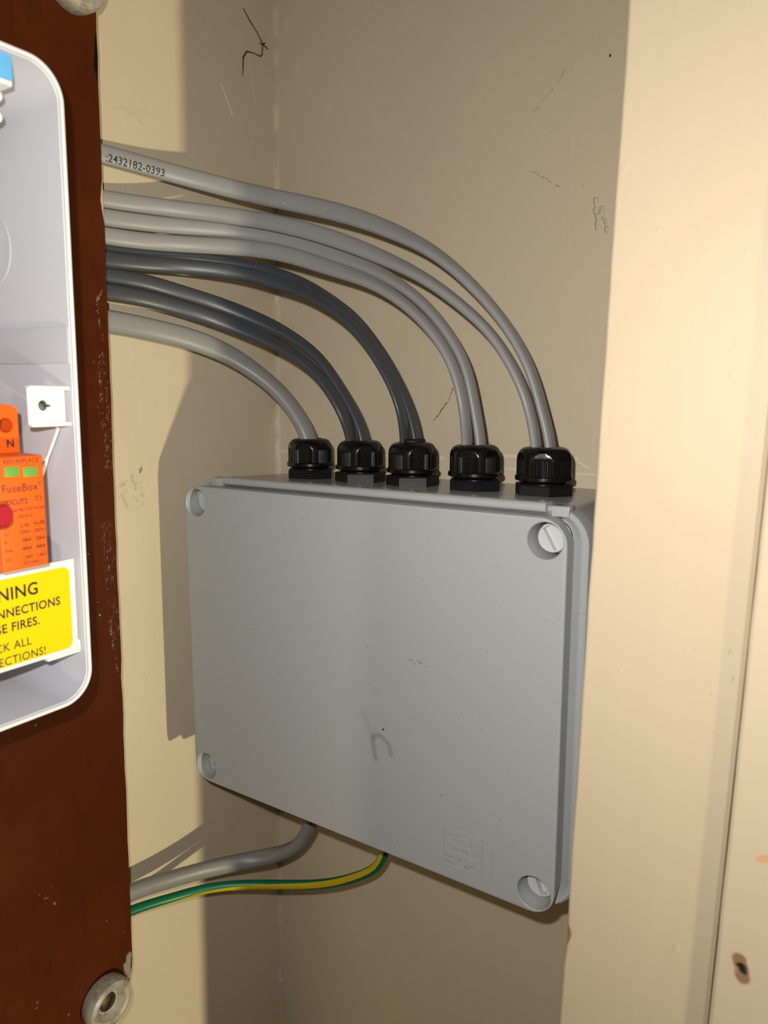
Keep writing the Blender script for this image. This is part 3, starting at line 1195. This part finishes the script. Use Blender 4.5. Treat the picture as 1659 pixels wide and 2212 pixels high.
for y, c in ((yA, 0.6), (yA + .6, 0), (yB - 2.2, 0.0), (yB, 1.6)):
    rings.append([(CXB + 10, y, sz1 - 1), (SX2 - (0.4 if c == 0.6 else 0), y, sz1 - 1), (SX2 - (0.4 if c == 0.6 else 0), y, sz2 - c), (CXB + 10, y, sz2 - c)])
add_loft(bm, rings)
trm = obj('terminal_housing', bm, nor.m, spd)
bpy.context.view_layer.update()
hq = on(0, 12, 919, SX2)
b = bmesh.new()
add_lathe(b, [(2.75, -9), (2.75, 5)], 32, 'X', (SX2, hq.y, hq.z))
c = obj('cutter', b, nor.m)
b = bmesh.new()
add_lathe(b, [(2.75, -9), (2.75, 5)], 32, 'X', (SX2, hq.y - 8.2, hq.z))
c2 = obj('cutter', b, nor.m)
bpy.context.view_layer.update()
boolean(trm, [c, c2])
for dy in (0, -8.2):
    bm = bmesh.new()
    add_lathe(bm, [(2.3, -8.8), (2.3, -7.2), (1.6, -6.8), (0.01, -6.8)], 24, 'X', (SX2, hq.y + dy, hq.z))
    obj('terminal_screw', bm, nzn.m, trm)
ngw = N('green_window', (0.125, 0.32, 0.055), 0.4, 0.4)
for u in (25, 65):
    w = on(0, u, 1019, SX)
    bm = bmesh.new()
    add_box(bm, SX - 1, SX + 0.35, w.y - 2.6, w.y + 2.6, w.z - 1.75, w.z + 1.75, 0.3)
    obj('status_window', bm, ngw.m, cart, label='green status window')
nbt = N('black_print', (0.02, 0.014, 0.012), 0.6)


def print_x(bm, txt, X, u, v, h, align='LEFT', bold=0.0, xs=1.0, space=1.0, y=None, z=None):
    """text printed on a face that looks towards +x; reads along +y"""
    q = on(0, u, v, X) if y is None else Vector((X, y, z))
    t = text_bm(txt, h, bold, space, 0.0, align, xs)
    merge(bm, t, lambda c: Vector((X + 0.06, q.y + c.x, q.z + c.y)))


bm = bmesh.new()
ym = (sy0 + sy1) / 2


def row(txt, v, h, y, align='CENTER', bold=0.0, xs=1.0, space=1.0, u=60):
    z = on(0, u, v, SX).z
    print_x(bm, txt, SX, 0, 0, h, align, bold, xs, space, y, z)


row('RED:REPLACE', 1000, 1.55, ym + .4, bold=0.03, xs=0.92, space=1.1, u=45)
row('FuseBox\u00b0', 1061, 2.9, ym + 0.2, bold=0.03, xs=0.92, space=1.05, u=50)
row('SPDCUT2', 1089, 1.85, ym - 3.0, bold=0.06, xs=0.9, u=40)
row('T2', 1081, 1.9, ym + 6.0, bold=0.02, u=84)
row('SURGE PROTECTION', 1103, 1.2, ym + 0.6, xs=0.95, bold=0.02, u=60)
row('DEVICE', 1118, 1.2, ym + 0.6, xs=0.95, bold=0.02, u=55)
row('L-N', 1139, 1.5, ym + 0.3, bold=0.04, u=50)
row('N-PE', 1133, 1.5, ym + 5.8, bold=0.04, u=85)
for lt, a_, b_, v in (('Uc:', '275V~', '255V~', 1153), ('In:', '20kA', '20kA', 1170), ('Imax:', '40kA', '40kA', 1188), ('Up:', '1.5kV', '1.5kV', 1207)):
    row(lt, v + 3, 1.15, sy0 + 1.2, 'LEFT', 0.01, 0.95, u=30)
    row(a_, v, 1.35, ym + 0.7, 'CENTER', 0.04, 0.9, u=55)
    row(b_, v - 5, 1.35, ym + 5.9, 'CENTER', 0.04, 0.9, u=85)
row('IEC61643-11', 1217, 1.05, ym + 2.6, 'CENTER', 0.02, 0.95, u=65)
obj('printed_text', bm, nbt.m, cart, smooth=0, label='black printed ratings')
bm = bmesh.new()
print_x(bm, 'N', SX2, 14, 966, 2.8, 'LEFT', 0.12)
print_x(bm, 'L', SX2, 0, 0, 3.0, 'LEFT', 0.12, y=on(0, 15, 965, SX2).y - 7.0, z=on(0, 15, 965, SX2).z)
obj('printed_text', bm, nbt.m, trm, smooth=0, label='black terminal letters')

# --- white main switch with red toggle beside it
ms = thing('main_switch', 'white main switch with a red toggle beside the orange module', 'switch', (CXB + 10, sy0 - 18, sz0 + 20))
bpy.context.view_layer.update()
bm = bmesh.new()
add_box(bm, CXB + 12, SX - 0.5, sy0 - 36, sy0 - 0.3, sz0 + 0.3, sz1, 0.8, 3)
msb = obj('housing', bm, nwb.m, ms)
bm = bmesh.new()
add_box(bm, CXB + 10, SX2, sy0 - 36, sy0 - 0.3, sz1 - 1, sz1 + 18, 0.6, 2)
obj('terminal_housing', bm, nwb.m, ms)
nred = N('red_plastic', (0.36, 0.006, 0.022), 0.35, 0.4)
tq = on(0, 23, 1113, SX + 6)
bm = bmesh.new()
b_r = []
for k in range(10):
    t = k / 9
    x = SX - 1 + 9 * t
    hw = 4.6 - 0.6 * t
    b_r.append([(x, y, z) for y, z in rrect(26 * (1 - .04 * t), 2 * hw * (1.0 if t < .8 else 1 - (t - .8) * 1.2), 1.6, 5, tq.y - 13.0, tq.z - 1.5 + 2.0 * t)])
add_loft(bm, b_r)
obj('toggle', bm, nred.m, ms, label='red toggle')

# --- warning plate
PX_ = 68.5
pr = on(0, 165, 1300, PX_).y
pt_, pb_ = on(0, 150, 1208, PX_).z, on(0, 150, 1408, PX_).z
wp = thing('warning_plate', 'white cover plate with a yellow printed warning sticker below the orange module', 'warning sign',
           (PX_ - 4, pr - 40, pb_))
bpy.context.view_layer.update()
bm = bmesh.new()
add_box(bm, PX_ - 1.4, PX_, pr - 95, pr, pb_, pt_, 0.4)
pl = obj('plate', bm, nwb.m, wp)
for dy in (-6, -80):
    bm = bmesh.new()
    add_box(bm, PX_ - 55, PX_ - 1, pr + dy - 2, pr + dy, pb_ + 3, pb_ + 6, 0.3)
    obj('support_leg', bm, nwb.m, wp)
bm = bmesh.new()
add_box(bm, PX_ - 3.4, PX_ + 0.5, pr - 14, pr + 0.6, pb_ - 1.3, pb_ + 0.2, 0.4)
add_box(bm, PX_ - 3.4, PX_ + 0.5, pr - 0.5, pr + 0.7, pb_ - 1.0, pb_ + 4, 0.4)
obj('corner_clip', bm, nwb.m, wp)
nyl = N('yellow_sticker', (0.78, 0.555, 0.0), 0.5, 0.2)
yr = on(0, 153, 1310, PX_).y
yt, yb = on(0, 140, 1224, PX_).z, on(0, 140, 1402, PX_).z
bm = bmesh.new()
wS, hS = 82.0, yt - yb
pts = rrect(wS, hS, 3.0, 8, yr - wS / 2, (yt + yb) / 2)
add_loft(bm, [[(PX_ - 0.05, y, z) for y, z in pts], [(PX_ + 0.15, y, z) for y, z in pts]])
stk = obj('sticker', bm, nyl.m, pl, label='yellow sticker')
bm = bmesh.new()


def wrow(txt, u, v, h, bold, xs=0.9, space=1.06):
    q = on(0, u, v, PX_)
    t = text_bm(txt, h, bold, space, 0.0, 'RIGHT', xs)
    merge(bm, t, lambda c: Vector((PX_ + 0.22, q.y + c.x, q.z + c.y)))


wrow('WARNING', 83, 1281, 4.9, 0.14)
wrow('CONNECTIONS', 130, 1305, 3.45, 0.1)
wrow('CAUSE FIRES.', 86, 1347, 3.45, 0.1)
wrow('CHECK ALL', 68, 1391, 3.3, 0.03)
wrow('CONNECTIONS!', 100, 1411, 3.3, 0.03)
obj('printed_text', bm, nbt.m, stk, smooth=0, label='black warning lettering')

# --- terminal block with blue marker at the top
nbl = N('blue_marker', (0.13, 0.46, 0.86), 0.45, 0.4)
TX = 70.0
tr_ = on(0, 24, 115, TX)
tb_ = on(0, 20, 172, TX)
tbk = thing('terminal_block', 'white terminal block with a light blue marker near the top of the fuse box', 'terminal block',
            (CXB + 10, tr_.y - 15, tb_.z))
bpy.context.view_layer.update()
bm = bmesh.new()
ztop = CZ1 - 2.4
add_box(bm, CXB + 12, TX - 1.2, tr_.y - 45, tr_.y + 0.6, tb_.z - 1.6, min(ztop, tb_.z + 14), 0.5)
obj('housing', bm, nwb.m, tbk)
bm = bmesh.new()
add_box(bm, TX - 1.3, TX, tr_.y - 45, tr_.y, tb_.z, min(ztop, tb_.z + 13.4), 0.25)
obj('marker', bm, nbl.m, tbk, label='light blue marker')
for v in (206, 252):
    q = on(0, 1, v, 60)
    bm = bmesh.new()
    add_lathe(bm, [(2.2, -50), (2.2, -2.0), (1.9, -0.6), (1.0, 0.0), (0.01, 0.1)], 24, 'X', (60, q.y - 0.8, q.z))
    obj('terminal_peg', bm, nwb.m, tbk)
